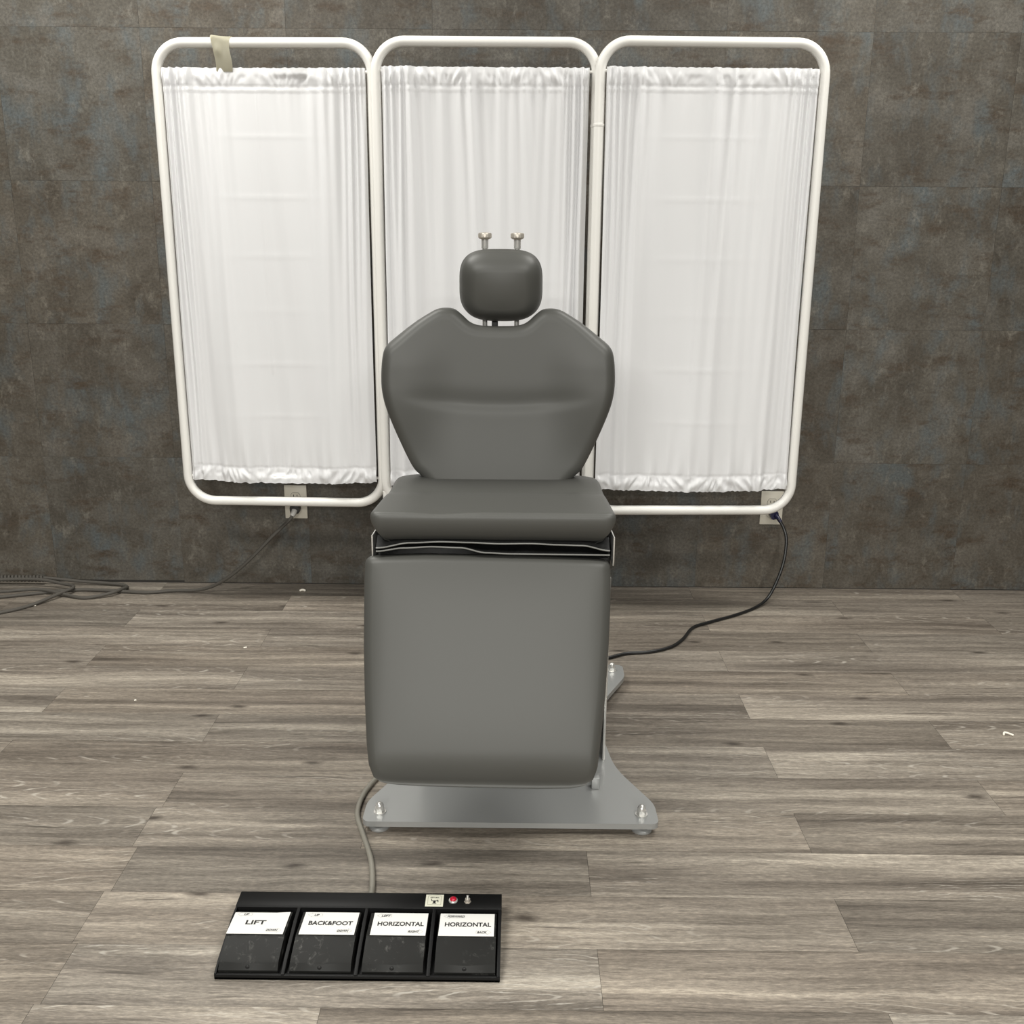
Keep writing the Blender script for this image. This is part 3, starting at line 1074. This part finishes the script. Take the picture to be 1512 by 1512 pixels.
lathe(bm, [(0.0066, 0.0385), (0.0066, 0.0405)], (-0.0855, 1.6520, 0), seg=6)
lathe(bm, [(0.0048, 0.0405), (0.0048, 0.0455), (0.0036, 0.0458)], (-0.0855, 1.6520, 0), seg=18)
ts = link('toggle_switch', bm, M_knob, fc)
bm = B()
tube(bm, [(-0.0855, 1.652, 0.044), (-0.0855, 1.6530, 0.0480), (-0.0855, 1.6545, 0.0510)], [0.0016, 0.0018, 0.0026], 12)
link('toggle_lever', bm, M_chrome, ts)
# cable from the control to the chair
cab = [(-0.272, 1.676, 0.016), (-0.2735, 1.70, 0.0075), (-0.2765, 1.75, 0.006), (-0.2905, 1.83, 0.006), (-0.318, 1.915, 0.006), (-0.341, 1.985, 0.006), (-0.345, 2.04, 0.006), (-0.337, 2.10, 0.006), (-0.310, 2.18, 0.006), (-0.270, 2.26, 0.012), (-0.240, 2.32, 0.06)]
link('cable', tube(B(), catmull(cab, 8), 0.0058, 12), M_cordp, fc)


# ------------------------------------------------------------------ wall outlets
def outlet(x, z, label):
    o = empty('wall_outlet', (x, WALL_Y - 0.0026, z), label, 'outlet', None)
    bm = B()
    box(bm, x - 0.039, x + 0.039, WALL_Y - 0.0085, WALL_Y - 0.0027, z - 0.060, z + 0.060, 0.002)
    link('cover_plate', bm, M_plate, o)
    for s in (1, -1):
        zc = z + s * 0.0195
        bm = B()
        o8 = []
        for k in range(32):
            a = 2 * math.pi * k / 32
            o8.append((0.0165 * math.cos(a), max(-0.0135, min(0.0135, 0.0172 * math.sin(a)))))
        prism(bm, o8, 0, 0.0018, xf=lambda p: Vector((x + p.x, WALL_Y - 0.0085 - p.z, zc + p.y)))
        sk = link('socket', bm, M_plate, o)
        bm = B()
        yf = WALL_Y - 0.0104
        box(bm, x - 0.0072, x - 0.0050, yf - 0.0003, yf + 0.001, zc - 0.0005, zc + 0.0075)
        box(bm, x + 0.0048, x + 0.0072, yf - 0.0003, yf + 0.001, zc + 0.0005, zc + 0.0070)
        lathe(bm, [(0.0026, -0.001), (0.0026, 0.0003)], (x, yf, zc - 0.0068), axis='Y', seg=14)
        # oval outline around the face
        ring = [(x + a * 1.03, yf + 0.0012, zc + b * 1.03) for a, b in o8]
        tube(bm, ring, 0.0004, 5, closed=True)
        link('slots', bm, M_dark, sk)
    bm = B()
    lathe(bm, [(0.0030, 0.0), (0.0028, 0.0010), (0.0008, 0.0013)], (x, WALL_Y - 0.0085, z), axis='Y', seg=14)
    link('cover_screw', bm, M_knob, o)
    return o


outlet(-0.776, 0.306, 'cream wall outlet with a grey cord plugged in, under the left screen panel')
outlet(0.890, 0.299, 'cream wall outlet with a blue plug and black cord, under the right screen panel')

# ------------------------------------------------------------------ power cords
# left: grey extension cord, plugged in and lying in loops along the wall
lc = empty('extension_cord', (-1.35, 3.40, 0), 'long grey extension cord looped on the floor along the left wall base', 'cord')
px_, pz_ = -0.776, 0.2865
pts = [(px_ - 0.002, 3.452, 0.272), (-0.790, 3.435, 0.255), (-0.845, 3.40, 0.205), (-0.915, 3.375, 0.135), (-0.985, 3.370, 0.075), (-1.055, 3.385, 0.030), (-1.12, 3.398, 0.010), (-1.20, 3.402, 0.006),
       (-1.290, 3.380, 0.006), (-1.41, 3.395, 0.006), (-1.545, 3.400, 0.006), (-1.68, 3.355, 0.006), (-1.80, 3.315, 0.006), (-1.98, 3.30, 0.006), (-2.10, 3.35, 0.008), (-2.08, 3.43, 0.010), (-1.95, 3.462, 0.014),
       (-1.72, 3.474, 0.024), (-1.55, 3.472, 0.012), (-1.415, 3.458, 0.008), (-1.372, 3.430, 0.008), (-1.375, 3.395, 0.014), (-1.405, 3.350, 0.012), (-1.48, 3.322, 0.006), (-1.56, 3.346, 0.010), (-1.66, 3.372, 0.017), (-1.80, 3.345, 0.016),
       (-1.97, 3.35, 0.014), (-2.03, 3.40, 0.016), (-1.95, 3.435, 0.020), (-1.72, 3.452, 0.026), (-1.60, 3.430, 0.018), (-1.545, 3.395, 0.019), (-1.570, 3.335, 0.016), (-1.63, 3.245, 0.006), (-1.70, 3.175, 0.006), (-1.80, 3.13, 0.006), (-2.05, 3.12, 0.006), (-2.3, 3.2, 0.006)]
link('cord', tube(B(), catmull(pts, 8), 0.0058, 10), M_cordg, lc)
# twisted end wound around the bundle
tw = []
for k in range(0, 560):
    s = k / 559
    cx_ = -2.00 + 0.32 * s
    a = s * 2 * math.pi * 25
    tw.append((cx_, 3.468 + 0.0080 * math.cos(a), 0.0230 + 0.0080 * math.sin(a)))
link('cord_wrap', tube(B(), tw, 0.0048, 8), M_cordg, lc)
bm = B()
prism(bm, round_poly([(-0.014, -0.016), (0.014, -0.016), (0.017, 0.006), (0.011, 0.017), (-0.011, 0.017), (-0.017, 0.006)], 0.005, 4), 0.0, 0.030, 0.003, xf=lambda p: Vector((px_ + 0.001 + p.x, 3.4915 - p.z, pz_ + 0.001 + p.y)))
plug = link('plug', bm, M_dark, lc)
bm = B()
tube(bm, [(px_ + 0.001, 3.464, 0.284), (px_ - 0.001, 3.455, 0.275), (px_ - 0.006, 3.447, 0.267)], [0.010, 0.0095, 0.0075], 14)
link('strain_relief', bm, M_grip, plug)

rc = empty('power_cord', (0.6, 3.2, 0), 'black power cord running from the right outlet to the chair base', 'cord')
qx, qz = 0.892, 0.2795
pts = [(0.905, 3.452, 0.272), (0.921, 3.436, 0.245), (0.930, 3.420, 0.205), (0.920, 3.395, 0.135), (0.893, 3.370, 0.066), (0.858, 3.335, 0.022), (0.806, 3.285, 0.0065), (0.722, 3.215, 0.005), (0.625, 3.150, 0.005), (0.567, 3.103, 0.005), (0.522, 3.010, 0.005), (0.475, 2.945, 0.005), (0.409, 2.906, 0.005), (0.337, 2.892, 0.005), (0.284, 2.862, 0.005), (0.20, 2.815, 0.005), (0.12, 2.785, 0.006), (0.07, 2.768, 0.012)]
link('cord', tube(B(), catmull(pts, 8), 0.0052, 10), M_cordb, rc)
bm = B()
prism(bm, round_poly([(-0.016, 0.012), (-0.008, 0.016), (0.012, 0.016), (0.018, 0.006), (0.016, -0.006), (0.004, -0.016), (-0.006, -0.014)], 0.004, 4), 0.0, 0.026, 0.003, xf=lambda p: Vector((qx + p.x, 3.4915 - p.z, qz + p.y)))
plug = link('plug', bm, M_blue, rc)
bm = B()
tube(bm, [(qx + 0.008, 3.466, 0.279), (qx + 0.013, 3.456, 0.274), (qx + 0.020, 3.446, 0.262)], [0.008, 0.0075, 0.006], 14)
link('strain_relief', bm, M_blue, plug)


# ------------------------------------------------------------------ crumbs on the floor
def crumb(name, x, y, pts_, rad, label, cat, group=None):
    bm = B()
    tube(bm, catmull([(x + a, y + b, c) for a, b, c in pts_], 5), rad, 8)
    for v in bm.verts:
        v.co.z = max(v.co.z, 0.0003)
    tag(link(name, bm, M_scrap, origin=(x, y, 0), angle=80), label, cat, group)


crumb('wood_splinter', 1.258, 2.400, [(-0.012, -0.003, 0.003), (-0.008, 0.004, 0.007), (0.002, 0.001, 0.006), (0.012, -0.003, 0.003)], 0.0026, 'pale curled splinter on the floor at the far right', 'splinter')
crumb('paper_scrap', -0.752, 3.424, [(-0.010, 0, 0.002), (0, 0.001, 0.005), (0.010, 0, 0.002)], 0.004, 'small white scrap on the floor below the left outlet', 'scrap')
crumb('paper_scrap', -1.620, 3.254, [(-0.004, 0, 0.001), (0.004, 0.001, 0.002)], 0.0025, 'tiny white speck on the floor inside the cord loop', 'scrap')
crumb('paper_scrap', -0.824, 2.916, [(-0.005, 0, 0.001), (0.004, 0.002, 0.002)], 0.0028, 'tiny white speck on the floor left of the chair', 'scrap')
crumb('paper_scrap', -1.028, 2.550, [(-0.003, 0, 0.001), (0.002, 0.002, 0.002)], 0.0024, 'tiny white speck on the open floor far left of the leg rest', 'scrap')
